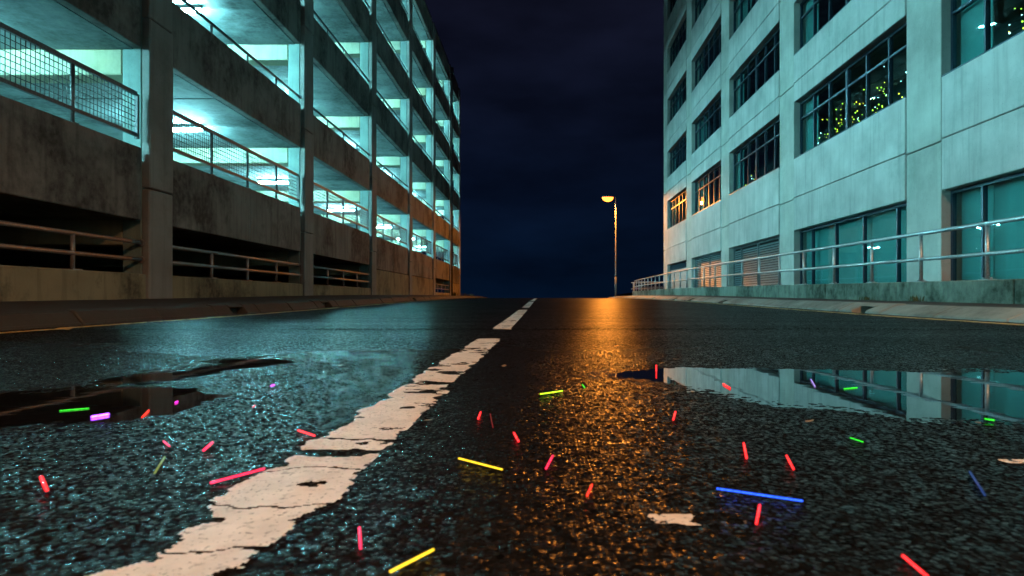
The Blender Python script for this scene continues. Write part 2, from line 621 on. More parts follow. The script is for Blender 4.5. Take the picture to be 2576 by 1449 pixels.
def road_h(x, y, fine=True):
    z = zr(y) + (fbm(x, y, 1.3, 40, 3) - 0.5) * (0.0055 - 0.0043 * np.clip((y - 1.5) / 2.0, 0, 1)) - 0.0008
    for p, b in zip(PUDDLES, PUD_BOX):
        k = (x > b[0]) & (x < b[1]) & (y > b[2]) & (y < b[3])
        if k.any():
            xs, ys = x[k], y[k]
            d = sdf(p, xs, ys) + (fbm(xs, ys, 9, 60, 4) - 0.5) * 0.12
            t = np.clip((0.06 - d) / 0.18, 0, 1)
            z[k] -= 0.0092 * t * t * (3 - 2 * t)
    # transverse repair joint
    jy = JOINT_Y + (fbm(x, x * 0 + 3.3, 0.9, 71, 3) - 0.5) * 0.14
    dj = np.abs(y - jy)
    z = z - 0.012 * np.clip(1 - dj / 0.05, 0, 1)
    z = z + np.where(y > jy, 0.004 * np.clip(1 - (y - jy) / 2.5, 0, 1), 0)
    far = np.clip((y - 3.9) / 0.6, 0, 1) * np.clip((30 - y) / 14, 0, 1)
    z = z + far * (0.0022 * (stones(x, y, 0.075, 8) ** 1.5 - 0.25) + 0.0012 * (fbm(x, y, 5, 33, 3) - 0.5))
    if fine:
        z = z + 0.0010 * (stones(x, y, 0.0115, 5) - 0.3) + 0.0016 * (stones(x, y, 0.017, 6) ** 1.6 - 0.25)
    return z


# ------------------------------------------------------------------ ground, road, markings
gy = np.concatenate([np.arange(-60, 120, 4.0), np.array([150, 200, 400, 1000, 4500.0])])
gx = np.array([-3000, -600, -120, -40, -24, -10, -4.4, 0, 4.9, 10, 24, 40, 120, 600, 3000.0])
structure('terrain', grid_mesh('terrain', gx, gy, lambda X, Y: np.where(Y > 225, -9.0, zr(Y)) - 0.25 - 0.05 * (np.abs(X) > 30), M['terrain']),
          'dark ground around and below the two buildings')


def patch(x0, x1, y0, y1, step, fine):
    xs = np.linspace(x0, x1, int(round((x1 - x0) / step)) + 1)
    ys = np.linspace(y0, y1, int(round((y1 - y0) / step)) + 1)
    X, Y = np.meshgrid(xs, ys)
    return X, Y, road_h(X, Y, fine)


def strip(y0, y1, nx, ny, pw=1.0):
    ys = y0 + (y1 - y0) * (np.linspace(0, 1, ny) ** pw)
    t = np.linspace(0, 1, nx)
    Y = np.repeat(ys[:, None], nx, 1)
    X = kerb_l(Y) + (kerb_r(Y) - kerb_l(Y)) * t[None, :]
    return X, Y, road_h(X, Y, False)


patches = [
    patch(-1.5, 1.35, 0.36, 1.42, 0.0042, True),
    patch(-4.12, -1.5, 0.36, 1.42, 0.05, False),
    patch(1.35, 4.6, 0.36, 1.42, 0.02, False),
    patch(-4.12, 4.6, 1.42, 4.2, 0.0085, True),
    strip(4.2, 8.0, 330, 130),
    strip(8.0, 16.0, 260, 140),
    strip(16.0, 130, 60, 240, 1.6),
    strip(-40, 0.36, 20, 60),
]
structure('road', grid_from('road', patches, M['asphalt']), 'wet black asphalt road rising to a crest')

for p, lab in zip(PUDDLES, ('still puddle mirroring the pale building', 'dark puddle by the left lane', 'thin dark puddle in the left lane')):
    c = p.mean(0)
    xs = np.linspace(p[:, 0].min() - 0.2, p[:, 0].max() + 0.2, 110)
    ys = np.linspace(p[:, 1].min() - 0.2, p[:, 1].max() + 0.2, 90)
    X, Y = np.meshgrid(xs, ys)
    Z = np.full(X.shape, WATER_Z)
    d = sdf(p, X, Y) + (fbm(X, Y, 9, 60, 4) - 0.5) * 0.12
    kp = (d[:-1, :-1] < 0.13)
    structure('puddle', grid_from('puddle', [(X, Y, Z)], M['water'], kp), lab)
# water lying in the transverse joint
X, Y = np.meshgrid(np.linspace(0.9, 4.4, 160), np.linspace(-1, 1, 12))
jy = JOINT_Y + (fbm(X, X * 0 + 3.3, 0.9, 71, 3) - 0.5) * 0.14
w = 0.05 * np.clip(fbm(X, X * 0 + 9.1, 1.6, 77, 3) * 2.2 - 0.45, 0.02, 1)
Y2 = jy + Y * w
structure('puddle', grid_from('puddle', [(X, Y2, zr(jy) - 0.0035 + 0 * X)], M['water']), 'thin line of water in the road joint')


def marking(name, x0, x1, y0, y1, step, thr, seed, mat, lab, xf=None, ragged=0.018, lift=0.0028):
    xs = np.linspace(0, 1, max(3, int((x1 - x0) / step)))
    ys = np.linspace(y0, y1, max(3, int((y1 - y0) / (step * 1.3))))
    Tn, Y = np.meshgrid(xs, ys)
    X = x0 + (x1 - x0) * Tn
    if xf is not None:
        X = X + xf(Y)
    Z = road_h(X, Y, False) + lift + 0.0008 * (stones(X, Y, 0.0115, 5) - 0.3)
    wear = 0.5 * fbm(X * 13, Y * 17, 1.0, seed, 5) + 0.42 * fbm(X * 3.2, Y * 4.2, 1.0, seed + 3, 3)
    thr = np.quantile(wear, 1 - thr)
    edge = np.minimum(np.minimum(Tn, 1 - Tn) * (x1 - x0), np.minimum(Y - y0, y1 - Y))
    rag = (ragged + (0.03 * np.clip((0.95 - Y) / 0.3, 0, 1) if y0 < 1 else 0)) * (fbm(X, Y, 13, seed + 9, 5) - 0.3) * 2.4
    keepv = (wear < thr) & (edge > rag * 0.9)
    # transverse cracks
    for cy in ([0.618, 0.741, 0.897, 1.083] if y0 < 1 else []):
        keepv &= np.abs(Y - cy - (fbm(X, Y, 9, int(cy * 99), 4) - 0.5) * 0.11) > 0.0035 + 0.012 * np.clip(fbm(X, Y, 14, 5, 3) - 0.5, 0, 1)
    kp = keepv[:-1, :-1]
    return structure(name, grid_from(name, [(X, Y, Z)], mat, kp), lab)


d1 = unproject(1230, 852)[1]
d2a, d2b = unproject(1270, 829)[1], unproject(1310, 780)[1]
d3a, d3b = unproject(1330, 775)[1], unproject(1350, 759.5)[1]
marking('lane_marking', -0.412, -0.250, 0.30, d1, 0.003, 0.13, 101, M['white_paint'], 'near worn white centre line dash with cracks', ragged=0.03)
marking('lane_marking', -0.405, -0.250, d2a, d2b, 0.008, 0.08, 131, M['white_paint'], 'second white centre line dash', ragged=0.012, lift=0.006)
marking('lane_marking', -0.405, -0.250, d3a, d3b, 0.012, 0.05, 141, M['white_paint'], 'third white centre line dash', ragged=0.006, lift=0.006)
marking('lane_marking', -0.405, -0.250, d3b + 1.6, d3b + 13, 0.012, 0.05, 151, M['white_paint'], 'farthest white centre line dash near the crest', ragged=0.006, lift=0.006)
marking('edge_line', 0.0, 0.20, -4, 46, 0.0125, 0.14, 161, M['yellow_paint'], 'worn yellow line along the right kerb', xf=lambda Y: kerb_r(Y) - 0.44, ragged=0.006, lift=0.005)
marking('edge_line', 0.0, 0.15, -4, 46, 0.0125, 0.2, 171, M['yellow_paint'], 'worn yellow line along the left kerb', xf=lambda Y: kerb_l(Y) + 0.20, ragged=0.006, lift=0.005)


def paint_patch(cx, cy, rx, ry, seed, lab):
    X, Y = np.meshgrid(np.linspace(-1, 1, 40), np.linspace(-1, 1, 40))
    rr = np.maximum(np.abs(X) ** 3, np.abs(Y) ** 3) ** (1 / 3.0)
    XX, YY = cx + X * rx, cy + Y * ry
    wr = fbm(XX, YY, 90, seed + 5, 4)
    kp = (rr + 1.1 * (fbm(XX, YY, 55, seed, 4) - 0.5) < 0.86) & (wr < np.quantile(wr, 0.86))
    Z = zr(YY) + 0.0022 + (fbm(XX, YY, 1.3, 40, 3) - 0.5) * 0.0055 - 0.0008
    structure('paint_remnant', grid_from('paint_remnant', [(XX, YY, Z)], M['white_paint'], kp[:-1, :-1]), lab)


ux, uy = unproject(1690, 1312)
paint_patch(ux, uy, 0.028, 0.018, 201, 'small worn patch of white road paint')
ux, uy = unproject(2560, 1163)
paint_patch(ux, uy, 0.024, 0.012, 207, 'worn fleck of white paint at the right')


# ------------------------------------------------------------------ pavements and kerbs
def pavement(name, xa, xb, ya, yb, za, zb, lab):
    ys = np.arange(ya, yb + 0.01, 0.5)
    t = np.linspace(0, 1, 9)
    Y = np.repeat(ys[:, None], 9, 1)
    X = xa(Y) + (xb(Y) - xa(Y)) * t[None, :]
    Z = zr(Y) + za + (zb - za) * t[None, :] + (fbm(X, Y, 1.2, 90, 3) - 0.5) * 0.012
    o = structure(name, grid_from(name, [(X, Y, Z)], M['pavement']), lab)
    return o


PAVE_R = pavement('pavement_right', lambda Y: kerb_r(Y) + 0.38, lambda Y: kerb_r(Y) + 1.30, -12, 60, 0.132, 0.165, 'narrow damp pavement under the low wall')
PAVE_L = pavement('pavement_left', lambda Y: kerb_l(Y) - 0.17, lambda Y: kerb_l(Y) * 0 - 7.3, -12, 66, 0.128, 0.185, 'dark pavement beside the parking garage')

L_K = 1.165


def kerb_profile(w_slope, top):
    return [(0.0, -0.12), (0.0, 0.022), (0.02, 0.035), (w_slope * 0.72, 0.118), (w_slope, 0.134), (top, 0.140), (top, -0.12)]


def kerb_mesh(name, w_slope, top, inlet, mat):
    b = MB()
    pr = kerb_profile(w_slope, top)
    q = L_K / 2 - 0.008
    if not inlet:
        b.prism_y(pr, -q, q)
    else:
        a = 0.20
        b.prism_y(pr, -q, -a)
        b.prism_y(pr, a, q)
        lid = [(w_slope * 0.45, 0.088), (w_slope * 0.72, 0.118), (w_slope, 0.134), (top, 0.14), (top, 0.085)]
        b.prism_y(lid, -a, a)
        b.box(top - 0.03, top, -a, a, -0.12, 0.085)
    me = b.mesh(name, mat)
    return me


def kerbs(parent, fx, side, w_slope, top, inlets, phase):
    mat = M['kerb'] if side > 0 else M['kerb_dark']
    mn = kerb_mesh('kerb_stone', w_slope, top, False, mat)
    mi = kerb_mesh('kerb_stone', w_slope, top, True, mat)
    ys = np.arange(-9.0 + phase, 54, L_K)
    for i, y in enumerate(ys):
        hit = any(abs(y - q) < L_K / 2 for q in inlets)
        dx = float(fx(y + 0.5) - fx(y - 0.5))
        rz = -math.atan(dx) + (math.pi if side < 0 else 0) + random.uniform(-0.004, 0.004)
        sl = math.atan(slope(y))
        o = link('kerb_stone', mi if hit else mn, parent, (float(fx(y)) + random.uniform(-0.008, 0.008), y, float(zr(y)) + random.uniform(-0.007, 0.007)),
                 bevel=0.012, rot=(sl if side > 0 else -sl, 0, rz))


kerbs(PAVE_R, kerb_r, 1, 0.30, 0.38, (8.95, 15.5, 19.1, 22.4, 26.2), 0.58)
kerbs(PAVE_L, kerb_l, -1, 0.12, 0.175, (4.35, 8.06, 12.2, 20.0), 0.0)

# terrace between the low wall and the pale building
yy = np.arange(-12, 62, 1.0)
Yt = np.repeat(yy[:, None], 4, 1)
Xt = 5.92 + 0.031 * np.maximum(0, Yt - 24) + (30 - 5.92) * np.array([0, 0.1, 0.4, 1])[None, :]
structure('terrace', grid_from('terrace', [(Xt, Yt, zr(Yt) + 0.40)], M['pavement']), 'raised terrace behind the low wall')

# ------------------------------------------------------------------ parking garage (left)
GX = -7.0
PIL_B = [11.68 + 7.16 * k for k in range(-3, 6)] + [52.5]
PIL_A = [b - 0.70 for b in PIL_B[:-1]] + [51.95]
FB = [1.63 + 3.02 * k for k in range(6)]
FT = [2.90 + 3.01 * k for k in range(6)]
garage = thing('parking_garage', 'concrete multi-storey parking garage with open decks lit cyan on the left', 'parking garage', (-15, 20, 0))
GO = np.array((-15, 20, 0.0))


def gpart(name, bx, mat, bevel=0.0, parent=garage):
    cx, cy, cz = (bx[0] + bx[1]) / 2, (bx[2] + bx[3]) / 2, (bx[4] + bx[5]) / 2
    b = MB().box(bx[0] - cx, bx[1] - cx, bx[2] - cy, bx[3] - cy, bx[4] - cz, bx[5] - cz)
    loc = np.array((cx, cy, cz)) - np.array(parent.matrix_world.translation if parent.parent else parent.location)
    return link(name, b.mesh(name, mat), parent, tuple(loc), bevel)


nb = len(PIL_B)
openbay = {0: 1, 1: 1, 2: 1, 3: 1, 4: 1, 5: 0, 6: 0, 7: 1, 8: 0}
for k in range(nb):
    a, b_ = PIL_A[k], PIL_B[k]
    zs = [float(zr(b_)) - 0.2] + [2.2 + 3.02 * j for j in range(6)] + [FT[5] - 0.02]
    for j in range(len(zs) - 1):
        pr = (0.012 if j % 2 else 0.0)
        gpart('pillar', (GX - 0.10, GX + 0.04 + pr, a, b_, zs[j] + (0.02 if j else 0), zs[j + 1]), M['garage_pillar'], 0.018)
    # the core that closes the joints of the pillar
    gpart('pillar_core', (GX - 0.45, GX - 0.103, a + 0.006, b_ - 0.006, 0.0, FT[5] - 0.2), M['inner_pillar'], 0.02)
y_end = 52.5
for k in range(nb - 1):
    b0, a1 = PIL_B[k], PIL_A[k + 1]
    for j in range(6):
        zb = FB[j]
        if j == 0 and not openbay[k]:
            zb = 1.52
        ym = (b0 + a1) / 2
        gpart('fascia_panel', (GX - 0.20, GX - 0.03, b0 + 0.015, ym - 0.004, zb, FT[j]), M['garage_face'], 0.014)
        gpart('fascia_panel', (GX - 0.20, GX - 0.03, ym + 0.004, a1 - 0.11, zb, FT[j]), M['garage_face'], 0.014)
        gpart('panel_backing', (GX - 0.27, GX - 0.205, b0 + 0.01, a1 - 0.01, zb + 0.30, FT[j] - 0.12), M['garage_face'])
        # ceiling planks of the deck below
        n_pl = 3 if a1 - b0 > 5 else 2
        ys0, ys1 = PIL_A[k] + 0.5, PIL_A[k + 1]
        for q in range(n_pl):
            ya = ys0 + (ys1 - ys0) * q / n_pl
            yb = ys0 + (ys1 - ys0) * (q + 1) / n_pl
            gpart('ceiling_plank', (-23, GX - 0.24, ya + 0.013, yb - 0.013, FB[j] + 0.02 + random.uniform(-.006, .006), FB[j] + 0.30), M['soffit'])
    gpart('low_wall' if openbay[k] else 'wall_panel',
          (GX - 0.25, GX - 0.0, b0 + 0.02, a1 - 0.03, float(zr(b0)) - 0.25, 0.69 if openbay[k] else 1.49), M['garage_low'], 0.015)
    if not openbay[k]:
        gpart('panel_backing', (GX - 0.32, GX - 0.26, b0 + 0.01, a1 - 0.01, 0.2, 2.0), M['garage_face'])
for j in range(6):
    gpart('deck_floor', (-23.2, GX - 0.29, PIL_A[0], y_end, FB[j] + 0.31, FB[j] + 0.37), M['deck'])
    for k in range(nb):
        gpart('beam', (-23, GX - 0.46, PIL_A[k] + 0.02, PIL_A[k] + 0.48, FB[j] - 0.42, FB[j] + 0.29), M['interior'], 0.02)
for k in range(nb):
    gpart('inner_column', (-15.6, -15.1, PIL_A[k] + 0.05, PIL_A[k] + 0.45, 0, FB[5] - 0.43), M['interior'], 0.02)
gpart('back_wall', (-23.5, -23.2, PIL_A[0], y_end, -0.4, FT[5]), M['interior'])
gpart('end_wall', (-23.2, GX - 0.5, PIL_A[0] - 0.25, PIL_A[0] - 0.02, -0.4, FT[5]), M['garage_face'])
gpart('end_wall', (-23.2, -11.0, y_end + 0.02, y_end + 0.25, -0.4, FT[5]), M['garage_face'])
# far end bays: stub walls
for j in range(6):
    gpart('end_parapet', (-11.0, GX - 0.46, y_end - 0.16, y_end + 0.02, FB[j] + 0.01, FT[j]), M['garage_face'])

# railings of the garage
for k in range(nb - 1):
    b0, a1 = PIL_B[k], PIL_A[k + 1]
    L = a1 - b0
    rx = GX - 0.10
    npst = 3 if L > 5 else 2
    posts = [b0 + L * (i + 1) / (npst + 1) for i in range(npst)]
    # ground opening rails
    if openbay[k]:
        b = MB()
        for z in (1.245, 0.945):
            b.tube([(0, b0 - b0 + 0.0, z), (0, L, z)], 0.036, 10)
            for yq in (0.005, L - 0.035):
                b.tube([(0, yq, z), (0, yq + 0.03, z)], 0.062, 10)
        o = link('guard_rail', b.mesh('guard_rail', M['rail_grey']), garage, tuple(np.array((rx, b0, 0)) - GO))
        pm = MB().tube([(0, 0, 0.69), (0, 0, 1.24)], 0.034, 10).box(-0.08, 0.08, -0.1, 0.1, 0.688, 0.705).mesh('post', M['rail_grey'])
        for y in posts:
            link('post', pm, o, (0, y - b0, 0))
    # mesh railing on the first deck
    z0 = FT[0]
    b = MB()
    b.box(-0.03, 0.03, 0.16, L - 0.16, z0 + 0.90, z0 + 0.965)
    b.box(-0.03, 0.03, 0.16, L - 0.16, z0 + 0.19, z0 + 0.245)
    o = link('mesh_railing', b.mesh('mesh_railing', M['rail_dark']), garage, tuple(np.array((rx, b0, 0)) - GO))
    pm = MB().tube([(0, 0, z0 - 0.01), (0, 0, z0 + 0.9)], 0.032, 8).box(-0.08, 0.05, -0.07, 0.07, z0, z0 + 0.018).mesh('post', M['rail_dark'])
    ep = MB().box(-0.03, 0.03, -0.028, 0.028, z0 + 0.15, z0 + 0.93).mesh('end_post', M['rail_dark'])
    for y in posts:
        link('post', pm, o, (0, y - b0, 0))
    for y in (0.13, L - 0.13):
        link('end_post', ep, o, (0, y, 0))
    cuts = [0.16] + [y - b0 for y in posts] + [L - 0.16]
    for i in range(len(cuts) - 1):
        c0, c1 = cuts[i] + 0.032, cuts[i + 1] - 0.032
        w = MB()
        nv = int((c1 - c0) / 0.078)
        for q in range(1, nv):
            yq = c0 + (c1 - c0) * q / nv
            w.box(-0.004, 0.004, yq - 0.0045, yq + 0.0045, z0 + 0.245, z0 + 0.90)
        for q in range(1, 7):
            zq = z0 + 0.245 + 0.655 * q / 7
            w.box(0.004, 0.012, c0, c1, zq - 0.0045, zq + 0.0045)
        link('wire_mesh', w.mesh('wire_mesh', M['wire']), o)
    # hand rails on the decks above
    for j in range(1, 6):
        z0 = FT[j]
        b = MB()
        b.tube([(0, 0.0, z0 + 0.24), (0, L, z0 + 0.24)], 0.033, 8)
        for yq in (0.004, L - 0.034):
            b.tube([(0, yq, z0 + 0.24), (0, yq + 0.03, z0 + 0.24)], 0.06, 8)
        o = link('hand_rail', b.mesh('hand_rail', M['rail_dark']), garage, tuple(np.array((rx, b0, 0)) - GO))
        pm = MB().tube([(0, 0, z0 - 0.01), (0, 0, z0 + 0.23)], 0.026, 8).mesh('post', M['rail_dark'])
        for y in posts:
            link('post', pm, o, (0, y - b0, 0))

b = MB()
b.tube([(0, 0, float(zr(47)) + 0.1), (0, 0, 17.6)], 0.062, 8)
for z in np.arange(0.9, 17.5, 1.5):
    b.tube([(0, 0, z), (0, 0, z + 0.07)], 0.085, 8)
b.box(-0.16, 0.12, -0.14, 0.14, 17.3, 17.75)
link('drainpipe', b.mesh('drainpipe', M['pipe']), garage, tuple(np.array((GX + 0.14, 46.95, 0)) - GO))

# fluorescent lights
hm = MB().box(-0.64, 0.64, -0.045, 0.045, 0.0, 0.09).mesh('housing', M['housing'])
tb = MB()
tb.tube([(-0.60, 0, -0.042), (0.60, 0, -0.042)], 0.042, 6)
tm = tb.mesh('diffuser', M['tube'])
ORD = ['first', 'second', 'third', 'fourth', 'fifth', 'sixth', 'seventh', 'eighth', 'ninth']
for row, lx in (('outer', -9.8), ('inner', -18.4)):
    for j in range(1, 6):
        for k in range(nb - 1):
            yc = (PIL_B[k] + PIL_A[k + 1]) / 2 + 0.8
            t = thing('fluorescent_light',
                      f'lit fluorescent tube of the {row} row, {ORD[j - 1]} lit deck up, {ORD[k]} bay going away',
                      'ceiling light', (lx + random.uniform(-.1, .1) + (0.5 if k == 3 else 0), yc, FB[j] - 0.075), 'fluorescent lights under the garage ceilings')
            link('housing', hm, t)
            link('diffuser', tm, t)

# ------------------------------------------------------------------ pale building (right)
OX = 8.40
office = thing('office_building', 'pale precast concrete building with dark strip windows on the right', 'building', (16, 20, 0))
OO = np.array((16, 20, 0.0))
OJ = [-1.96 - 7.4, -1.96, 5.64, 13.04, 20.70, 27.90, 34.95, 41.75]      # near edges of the pillars
OW = 1.28
P_BOT = [2.53, 6.80, 10.10, 13.62, 17.15, 20.70]
P_JNT = [3.61, 7.43, 10.78, 14.28, 17.80, 21.40]
P_TOP = [4.91, 8.36, 11.86, 15.38, 18.90, 23.20]
ORDB = ['bay behind', 'bay beside', 'nearest bay', 'second bay', 'third bay', 'fourth bay', 'farthest bay']


def opart(name, bx, mat, bevel=0.0):
    cx, cy, cz = (bx[0] + bx[1]) / 2, (bx[2] + bx[3]) / 2, (bx[4] + bx[5]) / 2
    b = MB().box(bx[0] - cx, bx[1] - cx, bx[2] - cy, bx[3] - cy, bx[4] - cz, bx[5] - cz)
    return link(name, b.mesh(name, mat), office, tuple(np.array((cx, cy, cz)) - OO), bevel)


for a in OJ:
    zs = [0.2] + [z - 0.05 for z in P_JNT] + [23.2]
    for i in range(len(zs) - 1):
        opart('pillar', (OX, OX + 0.5, a + 0.035, a + OW, zs[i] + (0.028 if i else 0), zs[i + 1]), M['office_pillar'], 0.012)
for k in range(len(OJ) - 1):
    y0, y1 = OJ[k] + OW, OJ[k + 1]
    for i in range(6):
        opart('wall_panel', (OX - 0.03, OX + 0.20, y0 + 0.006, y1 - 0.025, P_BOT[i], P_JNT[i] - 0.012), M['office'], 0.014)
        opart('wall_panel', (OX - 0.03, OX + 0.20, y0 + 0.006, y1 - 0.025, P_JNT[i] + 0.012, P_TOP[i]), M['office'], 0.014)
for i in range(6):
    opart('panel_backing', (OX + 0.205, OX + 0.34, OJ[0] + 0.3, 42.9, P_BOT[i] + 0.04, P_TOP[i] - 0.03), M['office_pillar'])
    opart('storey_floor', (OX + 0.36, 24, OJ[0], 42.9, P_JNT[i] - 0.2, P_JNT[i] + 0.2), M['room'])
opart('inner_wall', (10.7, 10.85, OJ[0], 42.9, 0.3, 23.0), M['room'])
opart('end_wall', (OX + 0.5, 24, 42.92, 43.03, 0.2, 23.2), M['office'])
opart('end_wall', (OX + 0.5, 24, OJ[0], OJ[0] + 0.2, 0.2, 23.2), M['office'])
opart('back_wall', (24.0, 24.2, OJ[0], 43.03, 0.2, 23.2), M['office'])
opart('roof', (OX + 0.1, 24, OJ[0] + 0.1, 42.9, 22.6, 22.8), M['office'])

PX = OX + 0.20


def frame_boxes(b, y0, y1, z0, z1, vs, hz, wide=None):
    b.box(0, 0.08, y0, y1, z0, z0 + 0.06)
    b.box(0, 0.08, y0, y1, z1 - 0.07, z1)
    b.box(0, 0.08, y0, y0 + 0.07, z0 + 0.06, z1 - 0.07)
    b.box(0, 0.08, y1 - 0.07, y1, z0 + 0.06, z1 - 0.07)
    for v in vs:
        w = 0.055 if v == wide else 0.026
        b.box(-0.012, 0.085, v - w, v + w, z0 + 0.06, z1 - 0.07)
    for h in hz:
        b.box(-0.008, 0.078, y0 + 0.07, y1 - 0.07, h - 0.028, h + 0.028)


pane_cache = {}


def pane(win, y0, y1, z0, z1):
    key = (round(y1 - y0, 3), round(z1 - z0, 3))
    if key not in pane_cache:
        w, h = key
        pane_cache[key] = MB().box(-0.006, 0.006, -w / 2, w / 2, -h / 2, h / 2).mesh('pane', M['glass'])
    link('pane', pane_cache[key], win, (0.045, (y0 + y1) / 2 + random.uniform(-.002, .002), (z0 + z1) / 2), rot=(0, random.uniform(-.004, .004), random.uniform(-.004, .004)))


slat_me = {}
for k in range(len(OJ) - 1):
    y0, y1 = OJ[k] + OW + 0.005, OJ[k + 1] + 0.03
    L = y1 - y0
    zg = float(zr((y0 + y1) / 2)) + 0.38
    # strip windows
    for i in range(5):
        z0, z1 = P_TOP[i] + 0.01, P_BOT[i + 1] - 0.0
        hz = z0 + (z1 - z0) * 0.70
        vs = [y0 + L * q / 6 for q in range(1, 6)]
        b = MB()
        frame_boxes(b, y0, y1, z0, z1, vs, [hz], vs[2])
        b.box(-0.225, 0.08, y0, y1 - 0.05, z0 - 0.02, z0 + 0.012)
        win = link('window', b.mesh('window', M['frame']), office, tuple(np.array((PX, 0, 0)) - OO))
        es = [y0 + 0.07] + vs + [y1 - 0.07]
        for q in range(6):
            pane(win, es[q] + 0.02, es[q + 1] - 0.02, z0 + 0.06, hz - 0.02)
            pane(win, es[q] + 0.02, es[q + 1] - 0.02, hz + 0.02, z1 - 0.07)
        # a blind drawn behind the far panes of some windows
        rb = random.Random(k * 7 + i)
        nbl = rb.choice([1, 1, 2, 3])
        bl = MB().box(0.16, 0.17, es[6 - nbl] + 0.02, es[6] - 0.02, z0 + 0.05, z1 - 0.05).mesh('blind', M['blind'])
        link('blind', bl, win)
    # ground storey
    z0, z1 = zg, P_BOT[0]
    if k in (0, 1, 2, 3):
        vs = [y1 - 0.95 - 1.58 * q for q in range(5) if y1 - 0.95 - 1.58 * q > y0 + 0.4]
        vs = vs[::-1]
        b = MB()
        frame_boxes(b, y0, y1, z0, z1, vs, [])
        win = link('window', b.mesh('window', M['frame']), office, tuple(np.array((PX, 0, 0)) - OO))
        es = [y0 + 0.07] + vs + [y1 - 0.07]
        for q in range(len(es) - 1):
            pane(win, es[q] + 0.02, es[q + 1] - 0.02, z0 + 0.06, z1 - 0.07)
            bl = MB().box(0.20 + 0.02 * (q % 2), 0.21 + 0.02 * (q % 2), es[q] - 0.02, es[q + 1] + 0.02, z0 + 0.02, z1 - 0.02).mesh('blind', M['blind'])
            link('blind', bl, win)
    elif k in (4, 5):
        cuts = [y0 + 0.55, y0 + 0.55 + (L - 0.55) * 0.42, y0 + 0.55 + (L - 0.55) * 0.80, y1]
        b = MB()
        frame_boxes(b, y0, y1, z0, z1, cuts[:3], [])
        lv = link('louvre', b.mesh('louvre', M['louvre']), office, tuple(np.array((PX, 0, 0)) - OO))
        b = MB().box(0.10, 0.12, y0 + 0.02, y1 - 0.02, z0 + 0.02, z1 - 0.02)
        link('louvre_backing', b.mesh('louvre_backing', M['black']), lv)
        link('door_panel', MB().box(0.03, 0.06, y0 + 0.07, cuts[0] - 0.03, z0 + 0.06, z1 - 0.07).mesh('door_panel', M['louvre']), lv)
        for q in range(3):
            w = cuts[q + 1] - cuts[q] - 0.06
            sm = MB().add([(0.0, -w / 2, 0.0), (0.0, w / 2, 0.0), (0.06, w / 2, 0.075), (0.06, -w / 2, 0.075),
                           (0.006, -w / 2, -0.006), (0.006, w / 2, -0.006), (0.066, w / 2, 0.069), (0.066, -w / 2, 0.069)],
                          [(0, 1, 2, 3), (7, 6, 5, 4), (0, 4, 5, 1), (3, 2, 6, 7), (0, 3, 7, 4), (1, 5, 6, 2)]).mesh('slat', M['louvre'])
            z = z0 + 0.09
            while z < z1 - 0.15:
                link('slat', sm, lv, (0.005, (cuts[q] + cuts[q + 1]) / 2, z))
                z += 0.094
    else:
        b = MB()
        frame_boxes(b, y0, y1, z0, z1, [], [z1 - 0.35])
        sh = link('shutter', b.mesh('shutter', M['frame']), office, tuple(np.array((PX, 0, 0)) - OO))
        nbd = 5
        for q in range(nbd):
            ya = y0 + 0.07 + (L - 0.14) * q / nbd
            link('board', MB().box(0.02, 0.05, ya + 0.004, ya + (L - 0.14) / nbd - 0.004, z0 + 0.06, z1 - 0.38).mesh('board', M['shutter']), sh)
        link('head_panel', MB().box(0.03, 0.06, y0 + 0.07, y1 - 0.07, z1 - 0.32, z1 - 0.07).mesh('head_panel', M['frame']), sh)

# ------------------------------------------------------------------ low wall and railing in front of the building
WALL_TOP = 0.46


def wall_x(y):
    return 5.70 + 0.031 * max(0.0, y - 24)


path = [(wall_x(y), y) for y in np.arange(-10, 43.6, 0.5)]
cx_, cy_ = path[-1]
hd = math.atan2(1, 0.031)
for i in range(1, 15):
    hd -= R(6.2)
    cx_ += 0.33 * math.cos(hd)
    cy_ += 0.33 * math.sin(hd)
    path.append((cx_, cy_))


def offs(pts, d):
    out = []
    for i, q in enumerate(pts):
        a, b = pts[max(0, i - 1)], pts[min(len(pts) - 1, i + 1)]
        tx, ty = b[0] - a[0], b[1] - a[1]
        s = math.hypot(tx, ty)
        out.append((q[0] + d * ty / s, q[1] - d * tx / s))
    return out


def z_wall(y):
    return float(zr(y)) + WALL_TOP


wall = thing('low_wall', 'low algae-stained concrete wall carrying the galvanised railing', 'wall', (5.7, 10, 0))
WO = np.array((5.7, 10, 0.0))
inner = offs(path, 0.28)
seg_len = 5
i = 0
while i < len(path) - 1:
    j = min(len(path) - 1, i + seg_len)
    b = MB()
    vs, fs = [], []
    for q in range(i, j + 1):
        t0 = 0.006 if q == i else (-0.006 if q == j else 0)
        for (pt, zz) in ((path[q], -0.2), (path[q], None), (inner[q], None), (inner[q], -0.2)):
            vs.append((pt[0] - WO[0], pt[1] + t0 - WO[1], (z_wall(pt[1]) if zz is None else float(zr(pt[1])) + zz)))
    k = j - i + 1
    for q in range(k - 1):
        for s in range(4):
            fs.append((q * 4 + s, q * 4 + (s + 1) % 4, q * 4 + 4 + (s + 1) % 4, q * 4 + 4 + s))
    fs += [(0, 3, 2, 1), (k * 4 - 4, k * 4 - 3, k * 4 - 2, k * 4 - 1)]
    b.add(vs, fs)
    link('wall_section', b.mesh('wall_section', M['mossy']), wall, bevel=0.012)
    i = j

